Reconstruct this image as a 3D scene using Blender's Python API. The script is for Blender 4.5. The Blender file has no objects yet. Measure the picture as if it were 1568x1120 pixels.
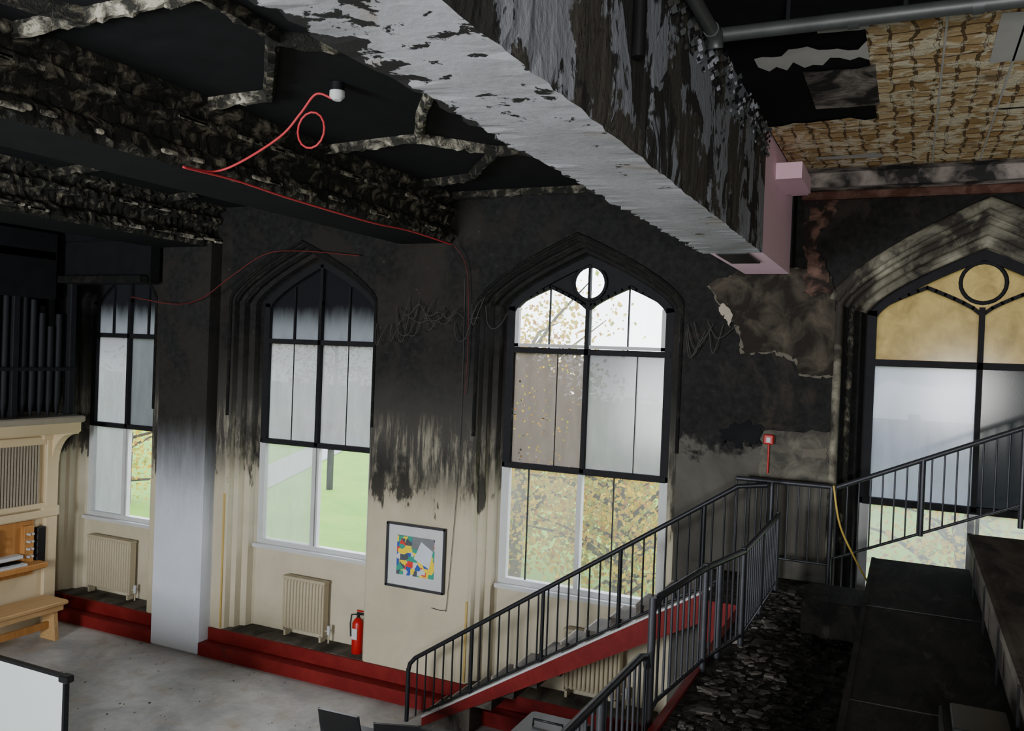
import bpy, math, random
from mathutils import Vector, Matrix
random.seed(7)
H=4.34
C=bpy.context.scene.collection
# ---------------------------------------------------------------- materials
def newmat(name):
    m=bpy.data.materials.new(name); m.use_nodes=True
    nt=m.node_tree; nt.nodes.clear()
    out=nt.nodes.new('ShaderNodeOutputMaterial')
    return m,nt,out
def N(nt,t,**kw):
    n=nt.nodes.new(t)
    for k,v in kw.items():
        if k in n.inputs.keys(): n.inputs[k].default_value=v
        else: setattr(n,k,v)
    return n
def L(nt,a,b): nt.links.new(a,b)
def coords(nt,scale=(1,1,1)):
    tc=N(nt,'ShaderNodeTexCoord'); mp=N(nt,'ShaderNodeMapping'); mp.inputs['Scale'].default_value=scale
    L(nt,tc.outputs['Object'],mp.inputs['Vector']); return mp.outputs['Vector'],tc
def noise(nt,vec,scale,detail=6,rough=.6,dist=0):
    n=N(nt,'ShaderNodeTexNoise'); n.inputs['Scale'].default_value=scale; n.inputs['Detail'].default_value=detail
    n.inputs['Roughness'].default_value=rough; n.inputs['Distortion'].default_value=dist
    L(nt,vec,n.inputs['Vector']); return n.outputs['Fac']
def ramp(nt,fac,a,b,smooth=False):
    r=N(nt,'ShaderNodeMapRange'); r.inputs['From Min'].default_value=a; r.inputs['From Max'].default_value=b
    if smooth: r.interpolation_type='SMOOTHSTEP'
    L(nt,fac,r.inputs['Value']); return r.outputs['Result']
def math_(nt,op,a,b):
    n=N(nt,'ShaderNodeMath',operation=op)
    for i,v in enumerate((a,b)):
        if isinstance(v,(int,float)): n.inputs[i].default_value=v
        else: L(nt,v,n.inputs[i])
    return n.outputs[0]
def mix(nt,fac,a,b):
    n=N(nt,'ShaderNodeMix',data_type='RGBA')
    if isinstance(fac,(int,float)): n.inputs[0].default_value=fac
    else: L(nt,fac,n.inputs[0])
    for i,v in ((6,a),(7,b)):
        if isinstance(v,tuple): n.inputs[i].default_value=(*v[:3],1)
        else: L(nt,v,n.inputs[i])
    return n.outputs[2]
def sep(nt,vec,ax):
    s=N(nt,'ShaderNodeSeparateXYZ'); L(nt,vec,s.inputs[0]); return s.outputs[ax]
def finish(nt,out,col,rough=.8,metal=0,bumpf=None,bump=.3,dist=.02,spec=.3):
    p=N(nt,'ShaderNodeBsdfPrincipled'); p.inputs['Metallic'].default_value=metal
    if isinstance(rough,(int,float)): p.inputs['Roughness'].default_value=rough
    else: L(nt,rough,p.inputs['Roughness'])
    p.inputs['Specular IOR Level'].default_value=spec
    if isinstance(col,tuple): p.inputs['Base Color'].default_value=(*col[:3],1)
    else: L(nt,col,p.inputs['Base Color'])
    if bumpf is not None:
        b=N(nt,'ShaderNodeBump'); b.inputs['Strength'].default_value=bump; b.inputs['Distance'].default_value=dist
        L(nt,bumpf,b.inputs['Height']); L(nt,b.outputs[0],p.inputs['Normal'])
    L(nt,p.outputs[0],out.inputs['Surface'])
def m_plain(name,col,rough=.6,metal=0,var=.25,scale=6,bump=.15,spec=.3):
    m,nt,out=newmat(name); v,_=coords(nt); n=noise(nt,v,scale)
    c=mix(nt,n,tuple(x*(1-var) for x in col),tuple(min(1,x*(1+var)) for x in col))
    finish(nt,out,c,rough,metal,n,bump,.01,spec); return m
def m_patch(name,a,b,scale,lo,hi,stretch=(1,1,1),rough=.8,bump=.5,c=None,cscale=2,clo=.55,chi=.6,dist=.6,detail=8,bd=.02):
    m,nt,out=newmat(name); v,_=coords(nt,stretch); n=noise(nt,v,scale,detail,.6,dist)
    f=ramp(nt,n,lo,hi); fine=noise(nt,v,scale*9,4)
    a2=mix(nt,fine,tuple(x*.7 for x in a),tuple(x*1.25 for x in a))
    b2=mix(nt,fine,tuple(x*.85 for x in b),tuple(x*1.12 for x in b))
    col=mix(nt,f,a2,b2)
    if c is not None:
        n2=noise(nt,v,cscale,8,.65,.3); col=mix(nt,ramp(nt,n2,clo,chi),col,c)
    hgt=math_(nt,'ADD',f,math_(nt,'MULTIPLY',fine,.5))
    finish(nt,out,col,rough,0,hgt,bump,bd,.15); return m
def m_soot(name,paint,soot=(.009,.0088,.0085),z0=-2.0,z1=-.9,amp=1.0,streak=(5,5,.8),mid=None,specks=True,dirt=.15,drips=False):
    m,nt,out=newmat(name); v,tc=coords(nt,streak); n=noise(nt,v,1.6,8,.7,.2)
    Z=sep(nt,tc.outputs['Object'],2)
    zz=math_(nt,'ADD',Z,math_(nt,'MULTIPLY',math_(nt,'SUBTRACT',n,.5),amp*2))
    f=ramp(nt,zz,z0,z1,True)
    v2,_=coords(nt,(1,1,1)); n2=noise(nt,v2,1.3,8,.65,.4); n3=noise(nt,v2,14,6,.7)
    pc=mix(nt,ramp(nt,n2,.35,.75),paint,tuple(x*(1-dirt*2) for x in paint))
    s2=tuple(x*2.4+.002 for x in soot)
    sc=mix(nt,ramp(nt,n3,.35,.75),soot,s2)
    if not mid: sc=mix(nt,math_(nt,'MULTIPLY',ramp(nt,n2,.46,.60),.7),sc,(.030,.026,.021))
    if specks:
        f3=ramp(nt,n3,.68,.73); sc=mix(nt,math_(nt,'MULTIPLY',f3,.6),sc,(.18,.16,.12))
    if mid: 
        fm=ramp(nt,n2,.54,.6); sc=mix(nt,math_(nt,'MULTIPLY',fm,.8),sc,mid)
    hz=math_(nt,'MULTIPLY',ramp(nt,Z,0,-1.2,True),.85)
    if drips: sc=mix(nt,hz,sc,(.060,.058,.051))
    col=mix(nt,f,pc,sc)
    if drips:
        v3,_=coords(nt,(11,11,.9)); sn=noise(nt,v3,1.5,7,.75,.15)
        v4,_=coords(nt,(2.6,2.6,.9)); sn2=noise(nt,v4,1.5,6,.65,.2)
        dz=math_(nt,'ADD',Z,math_(nt,'ADD',math_(nt,'MULTIPLY',math_(nt,'SUBTRACT',sn,.5),.6),math_(nt,'MULTIPLY',math_(nt,'SUBTRACT',sn2,.5),1.9)))
        D=math_(nt,'MULTIPLY',ramp(nt,dz,-1.80,-1.70),ramp(nt,Z,-1.1,-1.5))
        D=math_(nt,'MULTIPLY',D,ramp(nt,sn2,.40,.56))
        col=mix(nt,math_(nt,'MULTIPLY',D,.9),col,(.018,.017,.016))
        P=math_(nt,'MULTIPLY',ramp(nt,sn,.47,.58),math_(nt,'MULTIPLY',ramp(nt,Z,-1.8,-1.5),ramp(nt,Z,-.75,-1.1)))
        P=math_(nt,'MULTIPLY',P,ramp(nt,sn2,.58,.44))
        col=mix(nt,math_(nt,'MULTIPLY',P,.85),col,(.27,.245,.185))
    finish(nt,out,col,.8,0,math_(nt,'ADD',n2,math_(nt,'MULTIPLY',n3,.3)),.35,.03,.12); return m
def m_glass(name,col,op,soot=None,lo=-.2,hi=1,var=.15,drops=False,tint=(1,1,1),mott=False):
    m,nt,out=newmat(name); v,tc=coords(nt,(1.5,1.5,1.5) if mott else (3,3,.7)); n=noise(nt,v,3.5 if mott else 2.0,7,.65,.5)
    nn0=ramp(nt,n,.3,.7)
    c=mix(nt,nn0,tuple(x*(1-var) for x in col),tuple(min(1,x*(1+var)) for x in col))
    fac=math_(nt,'ADD',op,math_(nt,'MULTIPLY',math_(nt,'SUBTRACT',n,.5),.25 if op<.97 else 0))
    if soot:
        g=ramp(nt,math_(nt,'ADD',sep(nt,tc.outputs['Object'],2),math_(nt,'MULTIPLY',n,.3)),lo,hi,True); c=mix(nt,g,c,soot)
        fac=math_(nt,'MAXIMUM',fac,g)
    if drops:
        vv,_=coords(nt,(1,1,1)); vo=N(nt,'ShaderNodeTexVoronoi'); vo.inputs['Scale'].default_value=17; L(nt,vv,vo.inputs['Vector'])
        d=ramp(nt,vo.outputs['Distance'],.30,.16); nn=noise(nt,vv,2.2,3); d=math_(nt,'MULTIPLY',d,ramp(nt,nn,.42,.55))
        fac=math_(nt,'SUBTRACT',fac,math_(nt,'MULTIPLY',d,.95))
    cl=N(nt,'ShaderNodeClamp'); L(nt,fac,cl.inputs[0])
    tr=N(nt,'ShaderNodeBsdfTransparent'); tr.inputs[0].default_value=(*tint,1)
    tl=N(nt,'ShaderNodeBsdfTranslucent'); L(nt,c,tl.inputs[0])
    gl=N(nt,'ShaderNodeBsdfGlossy'); gl.inputs['Roughness'].default_value=.15
    mx=N(nt,'ShaderNodeMixShader'); L(nt,cl.outputs[0],mx.inputs[0]); L(nt,tr.outputs[0],mx.inputs[1]); L(nt,tl.outputs[0],mx.inputs[2])
    m2=N(nt,'ShaderNodeMixShader'); m2.inputs[0].default_value=.02; L(nt,mx.outputs[0],m2.inputs[1]); L(nt,gl.outputs[0],m2.inputs[2])
    L(nt,m2.outputs[0],out.inputs['Surface']); return m
def m_beambottom():
    m,nt,out=newmat('peeling_soffit_paint'); v,tc=coords(nt); X=sep(nt,tc.outputs['Object'],0); Y=sep(nt,tc.outputs['Object'],1)
    n1=noise(nt,v,1.6,8,.65,.4); n2=noise(nt,v,9,6,.6,.4); n3=noise(nt,v,30,4); n4=noise(nt,v,3.2,7,.6,.5)
    base=mix(nt,ramp(nt,n1,.35,.7),(.42,.43,.46),(.24,.245,.25)); base=mix(nt,math_(nt,'MULTIPLY',ramp(nt,n4,.56,.7),.8),base,(.30,.25,.20))
    base=mix(nt,math_(nt,'MULTIPLY',ramp(nt,n3,.5,.8),.35),base,(.15,.15,.15))
    w=math_(nt,'ADD',math_(nt,'MULTIPLY',ramp(nt,Y,4.0,2.0),.085),math_(nt,'MULTIPLY',ramp(nt,X,-1.53,-1.60),.16))
    g=math_(nt,'ADD',math_(nt,'ADD',math_(nt,'MULTIPLY',n2,.6),math_(nt,'MULTIPLY',n4,.4)),w)
    pf=ramp(nt,g,.615,.63); col=mix(nt,pf,base,(.022,.022,.022))
    finish(nt,out,col,.8,0,math_(nt,'ADD',math_(nt,'MULTIPLY',pf,-1.0),math_(nt,'MULTIPLY',n3,.2)),.5,.02,.15); return m
# ---------------------------------------------------------------- mesh builder (coords relative to eye level; object placed at z=H)
class MB:
    def __init__(s): s.v=[];s.f=[];s.mi=[];s.sm=[];s.mats=[]
    def _m(s,m):
        if m not in s.mats: s.mats.append(m)
        return s.mats.index(m)
    def face(s,pts,m,sm=False):
        b=len(s.v); s.v+= [tuple(p) for p in pts]; s.f.append(tuple(range(b,b+len(pts)))); s.mi.append(s._m(m)); s.sm.append(sm)
    def grid(s,rows,m,sm=False,close=False):
        b=len(s.v); w=len(rows[0]); i0=s._m(m)
        for r in rows: s.v+=[tuple(p) for p in r]
        for i in range(len(rows)-1):
            for j in range(w if close else w-1):
                k=(j+1)%w
                s.f.append((b+i*w+j,b+i*w+k,b+(i+1)*w+k,b+(i+1)*w+j)); s.mi.append(i0); s.sm.append(sm)
    def box(s,x0,x1,y0,y1,z0,z1,m,ch=0):
        x0,x1=min(x0,x1),max(x0,x1);y0,y1=min(y0,y1),max(y0,y1);z0,z1=min(z0,z1),max(z0,z1)
        if ch:
            c=ch
            prof=[(x0+c,y0),(x1-c,y0),(x1,y0+c),(x1,y1-c),(x1-c,y1),(x0+c,y1),(x0,y1-c),(x0,y0+c)]
            mx_,my_=(x0+x1)/2,(y0+y1)/2
            def sh(p): 
                return (p[0]+(c if p[0]<mx_ else -c)*.9,p[1]+(c if p[1]<my_ else -c)*.9)
            r=[[(*sh(p),z0) for p in prof],[(*p,z0+c) for p in prof],[(*p,z1-c) for p in prof],[(*sh(p),z1) for p in prof]]
            s.grid(r,m,False,True); s.face(r[0][::-1],m); s.face(r[-1],m); return
        s.hexa([(x0,y0,z0),(x1,y0,z0),(x1,y1,z0),(x0,y1,z0),(x0,y0,z1),(x1,y0,z1),(x1,y1,z1),(x0,y1,z1)],m)
    def hexa(s,p,m):
        b=len(s.v); s.v+=[tuple(q) for q in p]; k=s._m(m)
        for f in ((0,3,2,1),(4,5,6,7),(0,1,5,4),(1,2,6,5),(2,3,7,6),(3,0,4,7)):
            s.f.append(tuple(b+i for i in f)); s.mi.append(k); s.sm.append(False)
    def tube(s,path,r,m,n=8,caps=True,closed=False):
        P=[Vector(p) for p in path]; rows=[]
        rr=r if isinstance(r,(list,tuple)) else [r]*len(P)
        up=None
        for i,p in enumerate(P):
            if closed: d=P[(i+1)%len(P)]-P[i-1]
            else: d=(P[min(i+1,len(P)-1)]-P[max(i-1,0)])
            if d.length<1e-9: d=Vector((0,0,1))
            d.normalize()
            if up is None:
                up=Vector((0,0,1)) if abs(d.z)<.9 else Vector((1,0,0))
            a=d.cross(up)
            if a.length<1e-4: a=d.cross(Vector((0,1,0)))
            a.normalize(); up=a.cross(d).normalized()
            rows.append([tuple(p+rr[i]*(math.cos(2*math.pi*k/n)*a+math.sin(2*math.pi*k/n)*up)) for k in range(n)])
        if closed: rows.append(rows[0])
        s.grid(rows,m,True,True)
        if caps and not closed: s.face(rows[0][::-1],m); s.face(rows[-1],m)
    def bar(s,p,q,w,d,m,y=None):
        dx,dz=q[0]-p[0],q[1]-p[1]; l=math.hypot(dx,dz) or 1; nx,nz=-dz/l*w/2,dx/l*w/2
        ex,ez=dx/l*w*.3,dz/l*w*.3
        a=[(p[0]-nx-ex,p[1]-nz-ez),(q[0]-nx+ex,q[1]-nz+ez),(q[0]+nx+ex,q[1]+nz+ez),(p[0]+nx-ex,p[1]+nz-ez)]
        s.hexa([(x,y-d/2,z) for x,z in a]+[(x,y+d/2,z) for x,z in a],m)
    def cbar(s,p,q,w,h,m,z,seg=10,ja=.012):
        dx,dy=q[0]-p[0],q[1]-p[1]; l=math.hypot(dx,dy) or 1; nx,ny=-dy/l,dx/l
        rows=[]; seg=max(4,int(l/.06))
        for i in range(seg+1):
            t=i/seg; X=p[0]+dx*t; Y=p[1]+dy*t
            rows.append([(X+nx*(o+jit(ja)),Y+ny*(o+jit(ja)),z-k*(1+jit(.35))) for o,k in ((w/2,-.02),(w/2,h*.35),(w*.28,h*.6),(w*.25,h),(-w*.25,h),(-w*.28,h*.6),(-w/2,h*.35),(-w/2,-.02))])
        s.grid(rows,m); s.face(rows[0],m); s.face(rows[-1][::-1],m)
    def obj(s,name,parent=None,bevel=0):
        me=bpy.data.meshes.new(name); me.from_pydata(s.v,[],s.f)
        for m in s.mats: me.materials.append(m)
        for p,i,q in zip(me.polygons,s.mi,s.sm): p.material_index=i; p.use_smooth=q
        me.update()
        o=bpy.data.objects.new(name,me); C.objects.link(o); o.location=(0,0,H)
        if parent: o.parent=parent
        return o
def jit(a): return (random.random()-.5)*a
def empty(name):
    e=bpy.data.objects.new(name,None); C.objects.link(e); return e
# ---------------------------------------------------------------- material instances
M_wall=m_soot('sooted_wall',(.52,.465,.335),z0=-2.15,z1=-1.35,amp=.22,drips=True,dirt=.10)
M_wallR=m_soot('peeling_wall',(.105,.10,.085),z0=-.98,z1=-.86,amp=.5,streak=(1.6,1.6,1.6),mid=(.034,.029,.023),dirt=.3)
M_wallLow=m_soot('low_wall',(.55,.495,.365),z0=-2.1,z1=-1.2,amp=.3,drips=True,dirt=.10)
M_pillar=m_soot('white_pillar',(.60,.63,.69),soot=(.011,.011,.011),z0=-2.75,z1=-1.0,amp=.30,specks=False,dirt=.06)
M_arch=m_soot('arch_stone',(.1,.1,.1),soot=(.009,.009,.009),z0=-3,z1=-2,mid=(.022,.020,.017))
M_arch4=m_patch('stone_moulding',(.035,.031,.026),(.32,.30,.225),2.0,.42,.64,c=(.02,.02,.02),cscale=3,clo=.58,chi=.7)
M_ceil=m_plain('sooted_ceiling',(.010,.0105,.0115),.9,var=.5,scale=5,spec=.1)
M_rib=m_patch('charred_rib',(.017,.017,.015),(.18,.165,.125),8,.50,.64,(1,1,1),bump=.9,bd=.03)
M_ribd=m_patch('charred_moulding',(.008,.008,.008),(.026,.024,.020),5,.5,.7,(1,1,1),bump=.8,bd=.03)
M_ribl=m_patch('charred_rib_light',(.03,.03,.025),(.42,.39,.31),7,.44,.58,(1,1,1),bump=1,bd=.03)
M_beambot=m_beambottom()
M_beamside=m_patch('flaking_paint',(.034,.034,.033),(.25,.265,.295),2.3,.475,.49,(1,1.2,.9),bump=.8,c=(.07,.066,.055),cscale=1.5,clo=.53,chi=.545)
M_pink=m_plain('pink_board',(.88,.60,.72),.7,var=.05)
M_red=m_patch('red_paint',(.15,.010,.010),(.20,.017,.015),3,.4,.7,c=(.05,.015,.015),cscale=2.2,clo=.58,chi=.76,bump=.1,rough=.5)
M_floor=m_patch('concrete_floor',(.32,.315,.30),(.55,.535,.50),1.3,.35,.65,bump=.08,c=(.38,.32,.25),cscale=3,clo=.52,chi=.72,rough=.4)
M_metal=m_plain('dark_painted_steel',(.05,.052,.06),.42,.6,var=.3,scale=20)
M_metalD=m_plain('black_rail',(.018,.019,.022),.4,.4,var=.3,scale=20)
M_frameD=m_plain('sooted_frame',(.014,.014,.016),.7,var=.4,scale=10,spec=.15)
M_frameW=m_plain('white_frame',(.52,.53,.53),.5,var=.12,scale=4)
M_tier=m_patch('burnt_boards',(.010,.010,.009),(.042,.038,.033),3,.42,.7,(1.5,.5,1),bump=.3,c=(.07,.062,.053),cscale=7,clo=.60,chi=.72)
M_tierB=m_patch('dusty_boards',(.04,.035,.03),(.17,.15,.125),2.4,.4,.7,(1.5,.5,1),bump=.3)
M_rub=m_patch('rubble',(.06,.056,.05),(.21,.195,.17),3,.4,.65,bump=.5)
M_walk=m_patch('rubble_floor',(.022,.021,.019),(.13,.12,.105),11,.42,.66,bump=1,bd=.05)
M_cream=m_plain('cream_paint',(.60,.48,.30),.55,var=.08,scale=3)
M_creamD=m_plain('cream_dark',(.32,.28,.22),.6,var=.15,scale=12)  # darker cream shared by plaster bits, litter, stair nosings and organ slats
M_edge=m_plain('broken_plaster_edge',(.11,.097,.076),.8,var=.4,scale=12)
M_dirtyplaster=m_patch('dirty_plaster',(.055,.052,.044),(.155,.145,.115),4,.4,.65,bump=.4)
M_wood=m_patch('orange_wood',(.36,.15,.04),(.50,.25,.08),3,.3,.7,(6,6,.6),rough=.4,bump=.05)
M_bench=m_patch('pale_wood',(.42,.25,.10),(.54,.34,.16),3,.3,.7,(6,.6,6),rough=.4,bump=.05)
M_pipe=m_plain('sooty_organ_pipe',(.015,.016,.018),.7,.2,var=.5,scale=4)
M_black=m_plain('black_plastic_and_hole',(.01,.01,.011),.4,var=.3)
M_white=m_plain('white_board_surface',(.66,.72,.70),.25,var=.03,scale=1)
M_cable=m_plain('red_cable',(.50,.04,.05),.5,var=.1)
M_cableD=m_plain('sooted_red_cable',(.10,.013,.013),.6,var=.3)
M_blkcable=m_plain('burnt_cable',(.055,.054,.05),.7,var=.5,scale=20)
M_yel=m_plain('yellow_hose',(.60,.42,.08),.5,var=.1)
M_och=m_plain('ochre_arris',(.46,.32,.10),.5,var=.3)
M_rad=m_plain('radiator_enamel',(.42,.36,.25),.45,var=.1,scale=3)
M_ext=m_plain('red_enamel',(.40,.01,.01),.3,var=.1)
M_galv=m_plain('galvanised_conduit',(.10,.108,.11),.5,.5,var=.4,scale=9)
M_grass=m_patch('grass',(.075,.19,.012),(.13,.25,.02),.5,.3,.7,bump=.1)
M_path=m_plain('tarmac',(.2,.205,.21),.9,var=.1)
M_bark=m_plain('bark',(.04,.03,.02),.9,var=.3,scale=8)
M_pl=m_plain('plaster_remnant',(.50,.50,.48),.8,var=.2)
M_pl2=m_patch('scorched_plaster',(.03,.03,.03),(.34,.30,.27),3,.42,.6,bump=.5)
M_brown=m_patch('bare_brown_plaster',(.018,.015,.012),(.085,.072,.053),3.5,.44,.68,bump=.5)
M_redbr=m_patch('scorched_red_plaster',(.02,.014,.012),(.14,.08,.062),5,.46,.6,bump=.5)
# ---------------------------------------------------------------- bays
YF=9.05; YB=9.5; CE=1.9; SILL=-2.82; T1=.06; T2=-1.36
def head(x,cx,hw,spring,rise,p=.7):
    t=min(1,abs(x-cx)/hw); return spring+rise*(1-t)**p
bays=[dict(cx=-11.05,hw=.76,fl=-12.05,fr=-10.02),
 dict(cx=-7.37,hw=.93,fl=-8.6,fr=-6.18),
 dict(cx=-3.47,hw=.99,fl=-4.72,fr=-2.24),
 dict(cx=.62,hw=.99,fl=-.66,fr=1.9)]
def ring(b,k,y,nseg=28,fl=None):
    f0=fl if fl is not None else b['fl']
    fl=f0*(1-k)+(b['cx']-b['hw']-.03)*k; fr=b['fr']*(1-k)+(b['cx']+b['hw']+.03)*k
    c=(fl+fr)/2; hw=(fr-fl)/2; sp=.62*(1-k)+.55*k; rise=(.88 if b is bays[3] else .78)*(1-k)+.62*k
    pts=[(fl,y,-4.4)]
    for i in range(nseg+1):
        t=-math.cos(math.pi*i/nseg); x=c+hw*t
        pts.append((x,y,sp+rise*(1-abs(t))**.7))
    pts.append((fr,y,-4.4)); return pts
def wallsec(mb,x0,x1,m): mb.face([(x0,YF,-4.4),(x1,YF,-4.4),(x1,YF,CE),(x0,YF,CE)],m)
wb=MB()
xs=-12.5
for i,b in enumerate(bays):
    m=M_arch4 if i==3 else M_arch
    wallsec(wb,xs,b['fl'],M_wall if i!=3 else M_wallR)
    f=ring(b,0,YF)
    arch=f[1:-1]
    wb.grid([[ (p[0],YF,p[2]) for p in arch],[(p[0],YF,CE) for p in arch]],M_wallR if i==3 else M_arch)
    ks=[(0,YF),(.16,YF+.03),(.2,YF+.12),(.42,YF+.15),(.46,YF+.25),(.75,YF+.28),(.8,YF+.38),(1,YB),(1,YB+.03)]
    R=[ring(b,k,y) for k,y in ks]
    wb.grid([r[1:-1] for r in R],m,False)
    jm=M_wallLow if i<3 else M_arch
    wb.grid([r[:2] for r in R],jm); wb.grid([r[-2:] for r in R],jm)
    wb.face([(b['fl']-.1,YB-.04,-4.4),(b['fr']+.1,YB-.04,-4.4),(b['fr']+.1,YB-.04,SILL),(b['fl']-.1,YB-.04,SILL)],M_wallLow)
    wb.face([(b['cx']-b['hw']-.2,YB-.04,SILL),(b['cx']+b['hw']+.2,YB-.04,SILL),(b['cx']+b['hw']+.2,YB+.1,SILL),(b['cx']-b['hw']-.2,YB+.1,SILL)],M_wallLow)
    xs=b['fr']
wallsec(wb,xs,6.5,M_wallR)
def ragged(mb,pts,y,m,ja=.05,sub=7,thick=.012):
    out=[]
    n=len(pts)
    for i in range(n):
        a,c=pts[i],pts[(i+1)%n]
        for k in range(sub):
            t=k/sub; out.append((a[0]+(c[0]-a[0])*t+jit(ja),y-thick,a[1]+(c[1]-a[1])*t+jit(ja)))
    mb.face(out[::-1],m)
    o2=[(p[0],y,p[2]) for p in out]; mb.grid([out+[out[0]],o2+[o2[0]]],m)
ragged(wb,[(-1.98,.82),(-1.62,.95),(-1.1,1.0),(-.75,.9),(-.67,.3),(-.67,-.12),(-1.02,-.1),(-1.05,.05),(-1.3,.12),(-1.6,.10),(-1.66,.38),(-1.80,.5)],YF-.002,M_edge,.04,9)
ragged(wb,[(-1.95,.84),(-1.60,.97),(-1.1,1.0),(-.75,.9),(-.67,.32),(-.67,-.10),(-1.01,-.08),(-1.04,.07),(-1.29,.14),(-1.58,.12),(-1.64,.40),(-1.78,.52)],YF-.012,M_brown,.045,9)
ragged(wb,[(-1.0,1.72),(-.72,1.72),(-.74,1.5),(-.93,1.25),(-.82,1.05),(-.74,.75),(-.98,.7),(-1.0,.95),(-1.0,1.3)],YF-.022,M_redbr,.06)
ragged(wb,[(-1.86,.58),(-1.78,.62),(-1.71,.5),(-1.73,.38),(-1.77,.46),(-1.8,.50)],YF-.024,M_creamD,.03,5)
ragged(wb,[(-1.35,-.68),(-.68,-.64),(-.68,-1.2),(-1.35,-1.2)],YF,M_dirtyplaster,.06)
ragged(wb,[(-.95,-.84),(-.72,-.82),(-.72,-.92),(-.95,-.93)],YF-.013,M_edge,.02,4)
ragged(wb,[(-1.80,-.70),(-1.5,-.60),(-1.36,-.66),(-1.38,-.80),(-1.46,-.86),(-1.52,-.80),(-1.60,-.90),(-1.68,-.80),(-1.74,-.86)],YF-.002,M_ceil,.05)
wb.obj('wall_window_side')
pb=MB(); pb.box(-9.70,-8.79,8.83,9.1,-4.34,1.4,M_pillar,.02); pb.obj('pillar_pilaster')
pb=MB()
pb.box(-8.61,-8.585,YF-.01,YF+.01,-3.98,-2.1,M_och); pb.box(-4.735,-4.71,YF-.01,YF+.01,-3.98,-3.0,M_och)
pb.obj('trim_1')
hm=MB()
for i,b in enumerate(bays):
    if i==3:
        for k,y,r in ((-.16,YF-.03,.06),(.0,YF-.01,.035),(.18,YF+.08,.04),(.45,YF+.19,.04),(.78,YF+.32,.035)):
            rr=ring(b,k,y)[1:-1]
            if k<0: rr=[(p[0],p[1],min(p[2]+.03,CE-.08)) for p in rr]
            hm.tube(rr,r,M_arch4,8)
        hm.tube([(b['fl'],YF,-1.9),(b['fl'],YF,.62)],.04,M_arch4); hm.tube([(b['fl']+.1,YF+.16,-1.9),(b['fl']+.1,YF+.16,.62)],.035,M_rib)
    else:
        for k,y,r in ((.0,YF-.0,.022),(.18,YF+.08,.03),(.45,YF+.19,.03)):
            hm.tube(ring(b,k,y)[1:-1],r,M_ribd,8)
        hm.tube([(b['fr'],YF,-1.0),(b['fr'],YF,.62)],.022,M_ribd); hm.tube([(b['fl'],YF,-1.0),(b['fl'],YF,.62)],.022,M_ribd)
hm.obj('trim_2')
# ---------------------------------------------------------------- windows
G={}
G['frost']=m_glass('frosted_glass',(.140,.142,.148),.98,tint=(.8,.8,.8),soot=(.065,.065,.07),lo=-.45,hi=.25)
G['frost1']=m_glass('frosted_glass_left',(.150,.153,.155),.98,tint=(.9,.9,.9),soot=(.09,.09,.093),lo=-.4,hi=.3)
G['frost2']=m_glass('frosted_glass_soot',(.062,.065,.072),1.0,soot=(.003,.003,.0035),lo=.28,hi=.74)
G['dark']=m_glass('sooty_glass_dark',(.050,.052,.056),1.0)
G['brown']=m_glass('brown_grimed_glass',(.082,.068,.060),.98,drops=True)
G['grey']=m_glass('grimed_glass',(.108,.111,.106),.98,soot=(.045,.045,.044),lo=-.5,hi=.25)
G['hazeG']=m_glass('hazy_glass',(.22,.25,.21),.70)
G['haze']=m_glass('light_haze_glass',(.20,.20,.19),.6)
G['clear']=m_glass('clear_glass',(.3,.3,.3),.06,var=.05)
G['clear3']=m_glass('streaked_clear_glass',(.30,.29,.25),.32,var=.05)
G['clear3b']=m_glass('streaked_clear_glass_right',(.30,.30,.26),.16,var=.05)
G['amber']=m_glass('amber_glass',(.100,.068,.026),1.0,var=.30,mott=True)
G['blue']=m_glass('blue_grimed_glass',(.085,.092,.112),.98,soot=(.15,.155,.18),lo=-.8,hi=.05)  # the soot argument is a paler tone here, lighter towards the top
G['night']=m_glass('blackened_glass',(.005,.0056,.0062),1.0)
panes=[['frost1','clear','frost','dark','frost2','frost2'],
       ['hazeG','clear','frost1','frost1','frost2','frost2'],
       ['clear3','clear3b','brown','grey','clear3','clear3'],
       ['haze','hazeG','blue','night','amber','amber']]
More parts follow.
